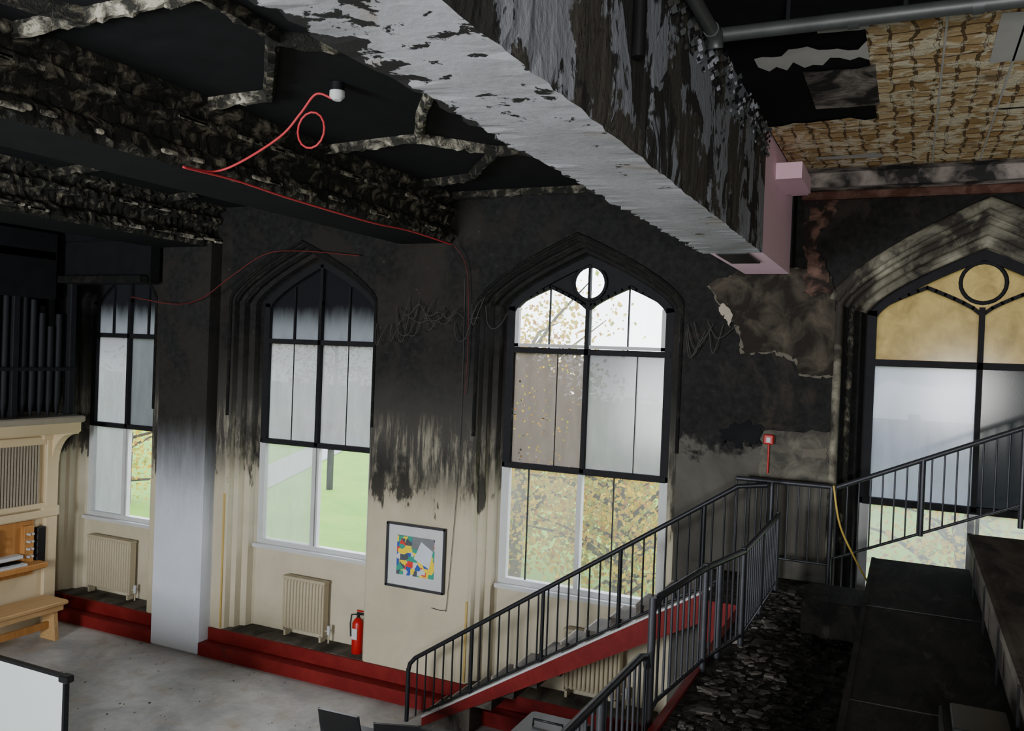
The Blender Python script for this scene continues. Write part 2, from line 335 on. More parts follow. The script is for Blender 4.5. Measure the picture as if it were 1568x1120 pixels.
for wi,b in enumerate(bays):
    cx,hw=b['cx'],b['hw']; y=YB+.02; w=MB(); p=panes[wi]
    hd=lambda x: head(x,cx,hw,.55,.60)
    for side in (0,1):
        xa,xb=(cx-hw,cx) if side==0 else (cx,cx+hw)
        w.face([(xa,y,SILL),(xb,y,SILL),(xb,y,T2),(xa,y,T2)],G[p[side]])
        w.face([(xa,y,T2),(xb,y,T2),(xb,y,T1),(xa,y,T1)],G[p[2+side]])
        n=30
        for j in range(n):
            x0=xa+(xb-xa)*j/n; x1=xa+(xb-xa)*(j+1)/n; xm=(x0+x1)/2
            if wi==2:
                c=cx+(-hw/2 if side==0 else hw/2); g=lambda x:.56+.27*max(0,1-abs(x-c)/(hw/2))**.75
                w.face([(x0,y,T1),(x1,y,T1),(x1,y,g(x1)),(x0,y,g(x0))],G[p[4+side]])
                lo,hi=g(xm),hd(xm); rr=.2; d=abs(xm-cx)
                if d<rr:
                    k=math.sqrt(rr*rr-d*d); c0,c1=.88-k,.88+k
                    w.face([(x0,y,c0),(x1,y,c0),(x1,y,c1),(x0,y,c1)],G['clear'])
                    if c0>lo: w.face([(x0,y,lo),(x1,y,lo),(x1,y,c0),(x0,y,c0)],M_frameD)
                    lo=c1
                if hi>lo: w.face([(x0,y,lo),(x1,y,lo),(x1,y,hi),(x0,y,hi)],M_frameD)
            else:
                w.face([(x0,y,T1),(x1,y,T1),(x1,y,hd(x1)),(x0,y,hd(x0))],G[p[4+side]])
    yf=YB
    A=[];B_=[];
    for i in range(33):
        t=-math.cos(math.pi*i/32)
        A.append((cx+(hw+.05)*t,.55+.68*(1-abs(t))**.7)); B_.append((cx+(hw-.05)*t,.53+.57*(1-abs(t))**.7))
    w.grid([[(x,yf+.04,z) for x,z in A],[(x,yf-.04,z) for x,z in A],[(x,yf-.04,z) for x,z in B_],[(x,yf+.04,z) for x,z in B_],[(x,yf+.04,z) for x,z in A]],M_frameD)
    for sx in (-1,1):
        w.bar((cx+sx*(hw+.005),T2),(cx+sx*(hw+.005),.56),.10,.08,M_frameD,yf)
        w.bar((cx+sx*(hw+.005),SILL),(cx+sx*(hw+.005),T2),.10,.08,M_frameW,yf)
        if wi==2: w.bar((cx+sx*(hw-.07),T1),(cx+sx*(hw-.07),.56),.05,.06,M_frameW,yf)
    w.bar((cx-hw,T1),(cx+hw,T1),.07,.10,M_frameD,yf); w.bar((cx-hw,T2),(cx+hw,T2),.07,.10,M_frameD,yf)
    if wi==2:
        w.bar((cx-hw+.05,T1+.06),(cx+hw-.05,T1+.06),.04,.06,M_frameW,yf)
    w.bar((cx,T2),(cx,.62),.05,.10,M_frameD,yf)
    w.bar((cx-.02,SILL),(cx-.02,T2),.06,.09,M_frameW,yf)
    if wi!=2: w.bar((cx+.04,SILL),(cx+.04,T2),.03,.07,M_frameW,yf)
    w.bar((cx-hw,SILL+.03),(cx+hw,SILL+.03),.07,.10,M_frameW,yf)
    w.box(cx-hw-.06,cx+hw+.06,YB-.13,YB,SILL-.05,SILL,M_frameW)
    for c in (cx-hw/2,cx+hw/2):
        prev=None
        if wi>1:
          for j in range(13):
            x=c-hw/2+hw*j/12; q=(x,.56+.27*max(0,1-abs(x-c)/(hw/2))**.75)
            if prev: w.bar(prev,q,.035,.07,M_frameD,yf)
            prev=q
        if wi!=3: w.bar((c,T1),(c,.82),.012 if wi==2 else .022,.04,M_frameD,yf)
        if wi==2: w.bar((c+.12,T2),(c+.12,T1),.006,.02,M_frameD,yf); w.bar((c-.2 if c<cx else c-.1,SILL),(c-.2 if c<cx else c-.1,T2),.010,.03,M_frameD,yf)
        if wi==1: w.bar((c,T2),(c,T1),.004,.02,M_frameD,yf)
    if wi>1: w.tube([(cx+.2*math.cos(a*math.pi/12),yf,.88+.2*math.sin(a*math.pi/12)) for a in range(24)],.022,M_frameD,6,closed=True)
    if wi in (0,1): w.bar((cx,.6),(cx,1.12),.05,.08,M_frameD,yf)
    if wi==2: w.bar((cx,.68),(cx,1.08),.03,.06,M_frameD,yf)
    w.obj('window_%d'%(wi+1))
# ---------------------------------------------------------------- shell
sb=MB(); sb.box(-12.5,6.5,-5,YF+.1,-4.6,-4.34,M_floor); sb.obj('floor')
sb=MB(); sb.box(-12.5,6.5,-5,10.0,CE,CE+.2,M_ceil); sb.obj('ceiling')
sb=MB(); sb.box(-12.7,-12.5,-5,10.0,-4.6,CE+.2,M_wall); sb.obj('wall_left')
sb=MB(); sb.box(6.5,6.7,-5,10.0,-4.6,CE+.2,M_wallLow); sb.obj('wall_right')
sb=MB(); sb.box(-12.7,6.7,-5.2,-5,-4.6,CE+.2,M_wallLow); sb.obj('wall_back')
sb=MB()
for a,c in ((-12.5,-9.7),(-8.79,-1.7)):
    sb.box(a,c,8.84,YF+.01,-4.34,-4.17,M_red); sb.box(a,c,9.02,YB-.05,-4.17,-4.0,M_red)
    sb.box(a,c,9.06,YB-.05,-4.0,-3.995,M_tierB)
sb.obj('trim_3')
fl=MB()
for k in range(200):
    x=random.uniform(-10,-4.2); y=random.uniform(5.2,8.8); s=random.uniform(.005,.018); a=random.random()*6.28
    fl.hexa([(x+s*math.cos(a+i*1.57)*(1+jit(.6)),y+s*math.sin(a+i*1.57)*(1+jit(.6)),-4.34) for i in range(4)]+[(x+s*.8*math.cos(a+i*1.57),y+s*.8*math.sin(a+i*1.57),-4.34+s*.5) for i in range(4)],random.choice([M_creamD,M_rub,M_creamD]))
fl.obj('floor_litter')
# ---------------------------------------------------------------- ceiling beams
def ragged_beam(name,x0,x1,zb):
    b=MB(); ztop=CE
    prof=[(x1+.10,ztop),(x1+.10,ztop-.05),(x1+.02,ztop-.08),(x1+.0,ztop-.14),(x1+.06,ztop-.17),(x1+.05,ztop-.24),(x1-.03,ztop-.26),(x1-.05,zb+.19),(x1+.02,zb+.15),(x1+.04,zb+.05),(x1,zb),(x0,zb),(x0-.04,zb+.05),(x0-.02,zb+.15),(x0+.05,zb+.19),(x0+.03,ztop-.26),(x0-.05,ztop-.2),(x0-.1,ztop)]
    rows=[]
    n=260
    for i in range(n+1):
        y=-5+(14.05)*i/n
        rows.append([(px+(jit(.035) if (0<k<10 or k>12) else 0),y,pz+(jit(.03) if (0<k<10 or k>12) else 0)) for k,(px,pz) in enumerate(prof)])
    m1=M_rib
    b.grid([[r[k] for k in range(0,11)] for r in rows],m1); b.grid([[r[k] for k in range(10,12)] for r in rows],M_ceil); b.grid([[r[k] for k in range(11,18)] for r in rows],m1)
    for y in [random.uniform(0,9) for _ in range(60)]:
        z=random.choice([ztop-.20,zb+.1,zb+.08]); l=random.uniform(.05,.35)
        b.box(x1+.03,x1+.07,y,y+l,z-.02,z+.015,M_ribl,.01)
    return b.obj(name)
ragged_beam('ceiling_beam',-5.85,-5.1,1.33)
ragged_beam('ceiling_beam',-9.8,-8.85,1.33)
b=MB(); b.box(-12.5,-9.7,8.6,8.82,1.42,1.9,M_ceil,.03); b.box(-12.5,-9.7,8.45,8.6,.8,.9,M_ribd,.01); b.box(-12.5,-9.7,8.62,8.80,.8,1.42,M_ceil,.01); b.obj('organ_canopy_beam')
b=MB(); n=200; x0,x1,zb=-1.58,-1.11,.89
rows=[]
for i in range(n+1):
    y=-5+12.0*i/n
    rows.append([(x0,y,CE),(x0+jit(.02),y,zb+.4),(x0+jit(.04),y,zb+jit(.012)),(x0+.16,y,zb),(x0+.32,y,zb),(x1+jit(.014),y,zb+jit(.008)),(x1+.005+jit(.012),y,zb+.08),(x1,y,1.4),(x1,y,CE)])
b.grid([[r[k] for k in (0,1,2)] for r in rows],M_beamside); b.grid([[r[k] for k in (2,3,4,5)] for r in rows],M_beambot); b.grid([[r[k] for k in (5,6,7,8)] for r in rows],M_beamside)
b.face(rows[-1],M_black)
b.box(x0+.04,x1-.005,6.95,8.75,zb+.01,CE,M_pink); b.box(x0+.1,x1-.12,7.02,7.7,zb-.005,zb+.05,M_black)  # thin black box paints the darkness of the hole under the beam end
b.box(x0-.02,x1+.01,8.75,9.04,zb+.1,CE,M_arch)
b.box(x1-.01,-.90,7.6,8.3,1.60,1.74,M_pink); b.box(x1,-.95,8.3,8.6,1.64,1.72,M_pink)
for k in range(330):
    y=random.uniform(3.0,7.0); zz=random.uniform(1.6,1.88); s=random.uniform(.008,.022)
    x=x1+random.uniform(.0,.03)
    b.face([(x,y,zz),(x+s,y+jit(.03),zz+s),(x+s*1.2,y+s*1.5,zz-s*.3),(x+.003,y+s,zz-s)],random.choice([M_beamside,M_galv,M_black]))
b.obj('cased_steel_beam')
rb=MB()
base=[((-5.1,3.4),(-4.4,3.4)),((-4.4,3.4),(-3.5,3.38)),((-3.5,3.38),(-3.55,4.04)),((-3.58,4.04),(-4.42,4.97)),((-4.42,4.97),(-5.1,4.99)),((-3.58,4.04),(-3.2,4.35)),((-3.2,4.35),(-2.3,4.35)),
 ((-5.1,6.52),(-3.98,6.4)),((-3.98,6.4),(-3.6,5.8)),((-3.6,5.8),(-3.13,5.2)),((-3.13,5.2),(-2.2,5.2)),((-3.98,6.4),(-3.52,7.0)),((-3.52,7.0),(-2.7,7.1)),((-3.52,7.0),(-4.31,7.98)),((-4.31,7.98),(-5.2,8.2)),
 ((-2.3,4.35),(-1.56,3.5)),((-2.2,5.2),(-1.56,5.9)),((-2.7,7.1),(-1.6,7.9)),((-5.1,8.85),(-1.6,8.85)),((-3.5,3.38),(-2.4,2.6)),((-4.4,3.4),(-5.1,2.2))]
for a,c in base:
    mm=random.choice([M_rib,M_rib,M_ribl]); rb.cbar(a,c,.085,.075,mm,CE)
    for dx in (-3.9,-7.6):
        a2=(a[0]+dx,a[1]); c2=(c[0]+dx,c[1])
        if min(a2[0],c2[0])>-12.5 and max(a2[1],c2[1])<8.4: rb.cbar(a2,c2,.085,.075,M_rib,CE)
rb.obj('trim_4')
def m_lath():
    m,nt,out=newmat('exposed_lath'); v,tc=coords(nt,(1,1,1))
    dn=N(nt,'ShaderNodeTexNoise'); dn.inputs['Scale'].default_value=5; L(nt,v,dn.inputs['Vector'])
    va=N(nt,'ShaderNodeVectorMath',operation='SCALE'); L(nt,dn.outputs['Color'],va.inputs[0]); va.inputs['Scale'].default_value=.11
    vb=N(nt,'ShaderNodeVectorMath',operation='ADD'); L(nt,v,vb.inputs[0]); L(nt,va.outputs[0],vb.inputs[1])
    br=N(nt,'ShaderNodeTexBrick'); L(nt,vb.outputs[0],br.inputs['Vector'])
    br.inputs['Scale'].default_value=1; br.inputs['Brick Width'].default_value=.125; br.inputs['Row Height'].default_value=.16; br.inputs['Mortar Size'].default_value=.010; br.offset=.0; br.inputs['Mortar Smooth'].default_value=.3
    br.inputs['Color1'].default_value=(.42,.26,.10,1); br.inputs['Color2'].default_value=(.66,.50,.28,1); br.inputs['Mortar'].default_value=(.14,.085,.04,1)
    n=noise(nt,v,7,5,.6,.5); c=mix(nt,math_(nt,'MULTIPLY',ramp(nt,n,.50,.56),.8),br.outputs['Color'],(.84,.78,.60))
    n2=noise(nt,v,2.2,6); c=mix(nt,ramp(nt,n2,.60,.70),c,(.20,.14,.08))
    finish(nt,out,c,.9,0,math_(nt,'SUBTRACT',n,br.outputs['Fac']),.9,.03); return m
M_lath=m_lath()
lb=MB()
def patch(mb,x0,x1,y0,y1,z,m,ja=.08,step=.1):
    xsn=max(2,int((x1-x0)/step)); rows=[[],[]]
    for i in range(xsn+1):
        x=x0+(x1-x0)*i/xsn
        rows[0].append((x,y0+jit(ja),z)); rows[1].append((x,y1+jit(ja),z))
    mb.grid(rows,m)
patch(lb,-1.10,4,6.95,8.72,CE-.012,M_lath,.12); patch(lb,-.30,4,4.9,6.97,CE-.014,M_lath,.06)
patch(lb,.36,.75,5.1,5.9,CE-.02,M_pl,.02)
patch(lb,-.95,-.3,5.35,5.58,CE-.016,M_pl,.16,.05); patch(lb,-.55,-.28,4.9,5.1,CE-.016,M_pl,.05,.05); patch(lb,-.7,-.27,5.75,6.6,CE-.016,M_pl2,.1)
patch(lb,-.85,-.30,8.05,8.2,CE-.02,M_pl,.08,.06)
patch(lb,-1.0,2.5,8.55,8.7,CE-.03,M_pl2,.06)
for x in (.1,.48,.86,1.24): lb.box(x,x+.012,4.9,8.7,CE-.02,CE-.01,M_pl)
lb.obj('ceiling_lath_patch')
lb=MB(); lb.box(-1.06,6.5,8.72,9.04,1.74,CE,M_pl2,.03); lb.box(-1.06,6.5,8.95,9.04,1.66,1.75,m_patch('brown_cornice',(.08,.035,.025),(.16,.09,.07),4,.4,.6),.02); lb.obj('trim_5')
c=MB(); c.tube([(-1.0,-3,1.72),(-1.0,4.42,1.72)],.035,M_galv,12); c.tube([(-1.0,4.4,1.72),(-1.0,4.5,1.72),(-1.0,4.52,1.66)],.042,M_galv,12)
c.tube([(-1.05,4.55,1.74),(5,4.62,1.74)],.038,M_galv,12)
for x in (-.35,.2,.9): c.tube([(x,4.57,1.74),(x+.05,4.57,1.74)],.045,M_galv,12); c.box(x-.3,x-.28,4.55,4.59,1.74,CE-.001,M_metalD)
c.tube([(-1.07,3.4,1.25),(-1.07,3.4,1.6)],.03,M_black,8); c.obj('conduit_pipe')
# ---------------------------------------------------------------- gallery + tiers
g=MB()
g.box(-1.25,-.21,-5,7.8,-2.45,-2.18,M_walk); g.box(-1.65,6.45,7.81,9.04,-2.45,-2.181,M_walk)
g.box(-1.30,-1.25,-5,7.75,-2.55,-2.16,M_red); g.box(-1.65,-1.25,7.78,7.81,-2.55,-2.18,M_red)
g.obj('gallery_walkway')
g=MB()
g.box(-.2,.5,-5,7.80,-4.34,-1.6,M_tier); g.box(-.23,-.2,-5,7.8,-1.66,-1.595,M_tier)
g.box(.5,1.35,-5,7.74,-4.34,-1.3,M_tierB); g.box(.47,.5,-5,7.74,-1.35,-1.295,M_tierB)
g.box(1.35,2.2,-5,7.74,-4.34,-1.0,M_tierB); g.box(2.2,6.45,-5,7.74,-4.34,-.7,M_tierB)
g.box(-.72,-.22,7.2,7.79,-2.18,-1.88,M_tier,.01)
for yy in [k*.9-4 for k in range(13)]:
    g.box(.46,.4701,yy,yy+.02,-1.6,-1.3,M_black)
for yy in (2.6,4.4,6.2): g.box(-.2,.5,yy,yy+.008,-1.6,-1.597,M_black)
g.obj('tiered_seating_platform')
g=MB()
for i in range(6):
    g.box(.55+i*.35,.9+i*.35,7.85,8.75,-2.18,-1.98+i*.15,M_tierB)
g.obj('side_steps')
d=MB(); d.box(.18,.48,3.9,4.3,-1.6,-1.5,M_tier,.01); d.box(.22,.44,3.95,4.25,-1.5,-1.47,M_black,.005); d.obj('charred_box')
r=MB()
for k in range(2200):
    zone=random.random()
    if zone<.93: x=random.triangular(-1.22,-.25,-1.05); y=random.uniform(2.2,8.6) ; z=-2.18
    else: x=random.uniform(-.7,.4); y=random.uniform(7.9,8.7); z=-2.18
    s=random.uniform(.005,.022)*(1.8 if random.random()<.06 else 1)
    a=random.random()*6.28; ca,sa=math.cos(a),math.sin(a)
    l,w_,h=s*random.uniform(.8,2),s*random.uniform(.6,1.2),s*random.uniform(.3,.9)
    q=[]
    for zz in (0,h):
        for (u,v) in ((-l,-w_),(l,-w_),(l,w_),(-l,w_)):
            u*=1+jit(.5); v*=1+jit(.5); q.append((x+u*ca-v*sa,y+u*sa+v*ca,z+zz+jit(.3)*s*(zz>0)))
    r.hexa(q,M_rub if (random.random()<.5 and x<-.7) else M_walk)
r.obj('rubble_debris')
# ---------------------------------------------------------------- railings
def rail(name,path,ht,sp=.11,mat=M_metal,posts=None,rt=.024,rb_=.009,low=.1):
    b=MB(); P=[Vector(p) for p in path]
    b.tube([tuple(p) for p in P],rt,mat,10)
    if low is not None: b.tube([(p.x,p.y,p.z-ht+low) for p in P],.014,mat,8)
    for a,c in zip(P[:-1],P[1:]):
        n=max(1,int((Vector((a.x,a.y,0))-Vector((c.x,c.y,0))).length/sp))
        for i in range(n+1):
            q=a.lerp(c,i/n); b.tube([(q.x,q.y,q.z),(q.x,q.y,q.z-ht+(low or 0))],rb_,mat,6)
    for (p,h) in (posts or []): b.tube([p,(p[0],p[1],p[2]-h)],rt,mat,10)
    return b.obj(name)
Y=8.5
tp=[(-5.17,Y,-3.75),(-5.15,Y,-3.66),(-5.08,Y,-3.58),(-1.48,Y,-1.21),(-1.2,Y,-1.17)]
b=MB(); b.tube(tp,.026,M_metalD,10); b.tube([(-5.17,Y,-4.34),(-5.17,Y,-3.72)],.026,M_metalD,10)
zs=lambda x:-4.12+(x+4.75)*.61
xx=-5.05
while xx<-1.25:
    zt=-3.58+(xx+5.08)*(2.37/3.6) if xx<-1.48 else -1.2
    zz=max(-4.34,min(zs(xx),-2.18)); b.tube([(xx,Y,zt),(xx,Y,zz+.05)],.010,M_metalD,6); xx+=.115
for xx in (-4.35,-3.5,-2.65,-1.8):
    b.tube([(xx,Y,-3.58+(xx+5.08)*(2.37/3.6)),(xx,Y,zs(xx)+.03)],.022,M_metalD,8)
b.tube([(-4.95,Y,zs(-4.95)+.06),(-1.6,Y,zs(-1.6)+.06)],.014,M_metalD,8)
b.obj('stair_railing')
s=MB()
n=12; xa,xb=-4.9,-1.66
for i in range(n):
    x0=xa+(xb-xa)*i/n; x1=xa+(xb-xa)*(i+1)/n; z1=-4.34+(2.16)*(i+1)/n
    s.box(x0,x1,8.53,9.0,z1-.2 if i>1 else -4.34,z1,M_tierB); s.box(x0-.015,x0,8.53,9.0,z1-.03,z1+.003,M_creamD)
def slab(y0,y1,off0,off1,m,xa=-4.95,xb=-1.66):
    p=[(xa,zs(xa)+off0),(xb,zs(xb)+off0),(xb,zs(xb)+off1),(xa,zs(xa)+off1)]
    s.hexa([(x,y0,max(z,-4.34)) for x,z in p]+[(x,y1,max(z,-4.34)) for x,z in p],m)
slab(8.47,8.53,-.30,0,M_red); slab(8.46,8.55,0,.025,M_frameW); slab(8.54,8.98,-.30,-.26,M_red)
s.obj('staircase')
rail('gallery_barrier',[(-1.09,8.5,-1.45),(-1.10,6.7,-1.45),(-1.24,6.0,-1.45),(-1.34,5.15,-1.46),(-1.36,5.06,-1.52)],.73,.10,M_metal,[((-1.09,8.5,-1.42),.76),((-1.10,6.7,-1.42),.76),((-1.24,6.0,-1.42),.76),((-1.36,5.06,-1.45),1.9),((-1.20,6.3,-1.45),.73),((-1.1,7.6,-1.45),.73)],low=.08)
rail('gallery_barrier',[(-1.37,5.02,-1.86),(-1.37,4.98,-1.79),(-1.38,4.9,-1.77),(-1.40,3.4,-1.77),(-1.42,1.5,-1.77)],.9,.10,M_metal,[((-1.38,4.2,-1.77),1.2),((-1.40,3.4,-1.77),1.2)],low=.1)
rail('wall_side_railing',[(-1.55,8.8,-1.17),(-.64,8.8,-1.17)],.82,.10,M_metal,[((-.64,8.8,-1.17),1.0),((-1.2,8.8,-1.17),1.0)],low=.06)
rail('sloping_handrail',[(-.60,8.8,-1.17),(.945,8.8,-.48),(2.6,8.8,.25)],.69,.10,M_metal,[((.15,8.8,-.83),.72),((.95,8.8,-.48),.9)],low=.0)
# ---------------------------------------------------------------- radiators
def radiator(cx,wd,z0,z1,yb):
    b=MB(); n=int(wd/.055); y1=yb-.03; y0=yb-.14
    b.box(cx-wd/2,cx-wd/2+.03,y0-.01,y1,z0,z1,M_rad,.008); b.box(cx+wd/2-.03,cx+wd/2,y0-.01,y1,z0,z1,M_rad,.008)
    for i in range(n):
        x=cx-wd/2+.03+(wd-.06)*(i+.5)/n
        b.tube([(x,y0+.02,z0+.04),(x,y0,z0+.07),(x,y0,z1-.06),(x,y0+.02,z1-.03)],.024,M_rad,8)
    b.box(cx-wd/2+.02,cx+wd/2-.02,y0+.01,y1,z0+.04,z1-.03,M_rad); b.box(cx-wd/2-.01,cx+wd/2+.01,y0-.015,y1,z1-.03,z1+.01,M_rad,.008)
    for sx in (-1,1): b.box(cx+sx*(wd/2-.05)-.015,cx+sx*(wd/2-.05)+.015,y0,y1,-4.0,z0,M_rad)
    b.tube([(cx+wd/2,y0+.05,z0+.08),(cx+wd/2+.06,y0+.05,z0+.08),(cx+wd/2+.06,y0+.05,-4.0)],.012,M_rad,8); b.tube([(cx+wd/2+.06,y0+.05,z0+.04),(cx+wd/2+.06,y0+.05,z0+.16)],.025,M_frameW,10)
    return b.obj('radiator')
radiator(-7.37,.70,-3.92,-3.18,YB-.06); radiator(-11.15,.95,-3.92,-3.10,YB-.06); radiator(-3.2,.7,-3.92,-3.2,YB-.06)
e=MB(); x,y=-6.42,9.25
e.tube([(x,y,-3.995),(x,y,-3.98),(x,y,-3.60),(x,y,-3.56),(x,y,-3.53)],[.07,.075,.075,.055,.025],M_ext,20)
e.tube([(x,y,-3.53),(x,y,-3.48)],.022,M_black,10); e.box(x-.02,x+.09,y-.012,y+.012,-3.49,-3.46,M_black,.004); e.box(x-.02,x+.08,y-.012,y+.012,-3.45,-3.43,M_ext,.004)
e.tube([(x-.02,y,-3.49),(x-.09,y-.02,-3.5),(x-.10,y-.03,-3.62),(x-.08,y-.04,-3.78)],.011,M_black,8); e.box(x-.04,x+.04,y-.078,y-.07,-3.80,-3.66,M_frameW); e.obj('fire_extinguisher')
def m_art():
    m,nt,out=newmat('abstract_art_print'); v,_=coords(nt,(1,1,1))
    vo=N(nt,'ShaderNodeTexVoronoi',feature='F1',distance='CHEBYCHEV'); vo.inputs['Scale'].default_value=16; L(nt,v,vo.inputs['Vector'])
    sp=N(nt,'ShaderNodeSeparateColor'); L(nt,vo.outputs['Color'],sp.inputs[0])
    cr=N(nt,'ShaderNodeValToRGB'); cr.color_ramp.interpolation='CONSTANT'; L(nt,sp.outputs[0],cr.inputs[0])
    cols=[(.80,.60,.02),(.03,.08,.35),(.03,.28,.2),(.55,.57,.6),(.60,.04,.03),(.07,.08,.10)]
    els=cr.color_ramp.elements
    els[0].color=(*cols[0],1); els[1].position=.88; els[1].color=(*cols[5],1)
    for i,pp in ((1,.26),(2,.48),(3,.66),(4,.78)):
        el=els.new(pp); el.color=(*cols[i],1)
    finish(nt,out,cr.outputs[0],.4); return m
pf=MB(); cx,cz,w_,h_=-5.45,-2.56,.82,.78; yy=YF
M_fr=m_plain('dark_picture_frame',(.03,.03,.035),.4); 
for a,c in (((cx-w_/2,cz-h_/2),(cx+w_/2,cz-h_/2)),((cx-w_/2,cz+h_/2),(cx+w_/2,cz+h_/2)),((cx-w_/2,cz-h_/2),(cx-w_/2,cz+h_/2)),((cx+w_/2,cz-h_/2),(cx+w_/2,cz+h_/2))): pf.bar(a,c,.028,.04,M_fr,yy-.025)
pf.box(cx-w_/2,cx+w_/2,yy-.02,yy-.002,cz-h_/2,cz+h_/2,M_frameW)
art=m_art(); pf.box(cx-.27,cx+.27,yy-.024,yy-.019,cz-.24,cz+.25,art)
pf.face([(cx-.02,yy-.026,cz-.02),(cx+.2,yy-.026,cz-.12),(cx+.25,yy-.026,cz+.1),(cx+.08,yy-.026,cz+.2)],m_plain('art_pale_shape',(.55,.60,.68),.5)); pf.face([(cx-.05,yy-.0255,cz+.1),(cx+.26,yy-.0255,cz+.1),(cx+.26,yy-.0255,cz+.25),(cx-.05,yy-.0255,cz+.25)],m_plain('art_grey_shape',(.16,.17,.18),.5))
pf.obj('framed_picture')
cp=MB(); x=-1.28; cp.box(x-.05,x+.05,YF-.07,YF-.025,-.82,-.72,M_ext,.01); cp.box(x-.02,x+.02,YF-.075,YF-.07,-.80,-.75,M_frameW); cp.tube([(x,YF-.03,-.82),(x,YF-.03,-1.12)],.010,M_ext); cp.obj('fire_alarm_call_point')
# ---------------------------------------------------------------- organ
o=empty('pipe_organ')
b=MB(); X0=-11.75
b.box(-12.45,X0,5.2,8.78,-4.34,-1.35,M_cream)
b.box(X0,X0+.07,8.6,8.80,-4.34,-1.35,M_cream,.01)
b.box(X0,X0+.09,8.52,8.84,-1.55,-1.40,M_cream,.01); b.box(X0,X0+.09,8.54,8.82,-2.66,-2.56,M_cream,.01)
b.box(X0,X0+.10,5.2,8.82,-2.72,-2.60,M_cream,.02); b.box(X0,X0+.06,5.2,8.8,-2.58,-2.5,M_cream,.01)
b.box(X0,X0+.06,5.2,8.6,-1.62,-1.5,M_cream,.01)
for k in range(70):
    y=5.4+k*.046
    if y<8.5: b.box(X0+.01,X0+.035,y,y+.022,-2.5,-1.62,M_creamD)
b.box(X0,X0+.04,7.6,7.68,-2.5,-1.62,M_cream)
b.box(-12.45,-11.2,5.2,8.80,-1.42,-1.24,M_cream,.02); b.box(-12.45,-11.14,5.2,8.82,-1.26,-1.16,M_creamD,.02)
rows=[]
for i in range(9):
    a=i/8*math.pi/2; rows.append((X0+.07+.42*(1-math.cos(a)),-1.90+.46*math.sin(a)))
for j in range(8):
    (xa_,za),(xb_,zb_)=rows[j],rows[j+1]
    b.hexa([(xa_,8.68,za),(xb_,8.68,zb_),(xb_,8.68,-1.4),(xa_,8.68,-1.4),(xa_,8.8,za),(xb_,8.8,zb_),(xb_,8.8,-1.4),(xa_,8.8,-1.4)],M_cream)
b.obj('organ_case',o)
b=MB()
b.box(X0-.05,X0+.02,7.0,8.45,-3.55,-2.74,M_wood)
for yk in (7.7,8.25): b.box(X0,X0+.10,yk,yk+.16,-3.5,-2.8,M_wood,.01)
for yk in (7.75,7.81,8.30,8.36):
    for i in range(5): b.tube([(X0+.10,yk,-2.92-i*.11),(X0+.15,yk,-2.92-i*.11)],.018,M_frameW,8)
b.box(X0,X0+.3,6.6,8.5,-3.42,-3.34,M_wood,.01); b.box(X0+.05,X0+.26,6.8,8.2,-3.34,-3.31,M_frameW); b.box(X0,X0+.16,6.8,8.2,-3.25,-3.2,M_frameW); b.box(X0,X0+.1,8.46,8.6,-3.45,-2.85,M_black,.01)
for i in range(40): b.box(X0+.05,X0+.17,6.82+i*.034,6.835+i*.034,-3.31,-3.29,M_black)
b.box(X0+.02,X0+.05,6.9,7.7,-3.1,-2.8,M_bench)
b.obj('organ_console',o)
b=MB()
b.box(-12.45,-12.2,5.2,8.80,-1.2,1.4,M_ceil)
for k in range(24):
    y=5.4+k*.137; t=abs(((k%9)-4)/4); top=.15+.75*t; r_=.045
    b.tube([(-11.45,y,-1.18),(-11.45,y,-.95),(-11.45,y,-.9),(-11.45,y,top)],[.012,r_,r_,r_],M_pipe,12)
    b.tube([(-11.72,y+.06,-1.18),(-11.72,y+.06,-.9),(-11.72,y+.06,top+.3)],[.012,.05,.05],M_pipe,10)
for y in (5.25,6.55,7.85,8.74): b.box(-11.5,-11.38,y-.05,y+.05,-1.18,1.2,M_frameD,.01)
b.box(-11.52,-11.36,5.2,8.79,-.5,-.45,M_frameD); b.box(-11.52,-11.36,5.2,8.42,1.1,1.25,M_frameD,.02)
b.box(-12.4,-11.36,5.2,8.42,.55,1.5,M_ceil)
b.obj('organ_pipes',o)
bn=MB(); bn.box(-11.3,-10.78,6.6,8.35,-3.82,-3.76,M_bench,.015)
bn.box(-11.25,-10.83,6.65,8.30,-3.90,-3.82,M_bench)
for y in (6.8,8.22): bn.hexa([(-11.2,y,-4.34),(-10.88,y,-4.34),(-10.88,y+.06,-4.34),(-11.2,y+.06,-4.34),(-11.15,y,-3.9),(-10.93,y,-3.9),(-10.93,y+.06,-3.9),(-11.15,y+.06,-3.9)],M_bench)
bn.box(-11.06,-11.02,6.85,8.25,-4.18,-4.08,M_wood); bn.obj('organ_bench')
w=MB(); w.box(-9.2,-7.10,5.48,5.51,-4.2,-3.22,M_white)
for a,c in (((-9.2,-3.21),(-7.1,-3.21)),((-7.1,-3.21),(-7.1,-4.2)),((-9.2,-4.2),(-7.1,-4.2)),((-9.2,-3.21),(-9.2,-4.2))): w.bar(a,c,.03,.05,M_metalD,5.495)
w.box(-7.16,-7.04,5.45,5.54,-3.26,-3.19,M_black,.01)
for x in (-9.0,-7.3): w.box(x,x+.04,5.2,5.8,-4.34,-4.30,M_metalD); w.box(x,x+.04,5.47,5.52,-4.30,-4.2,M_metalD)
w.obj('whiteboard')
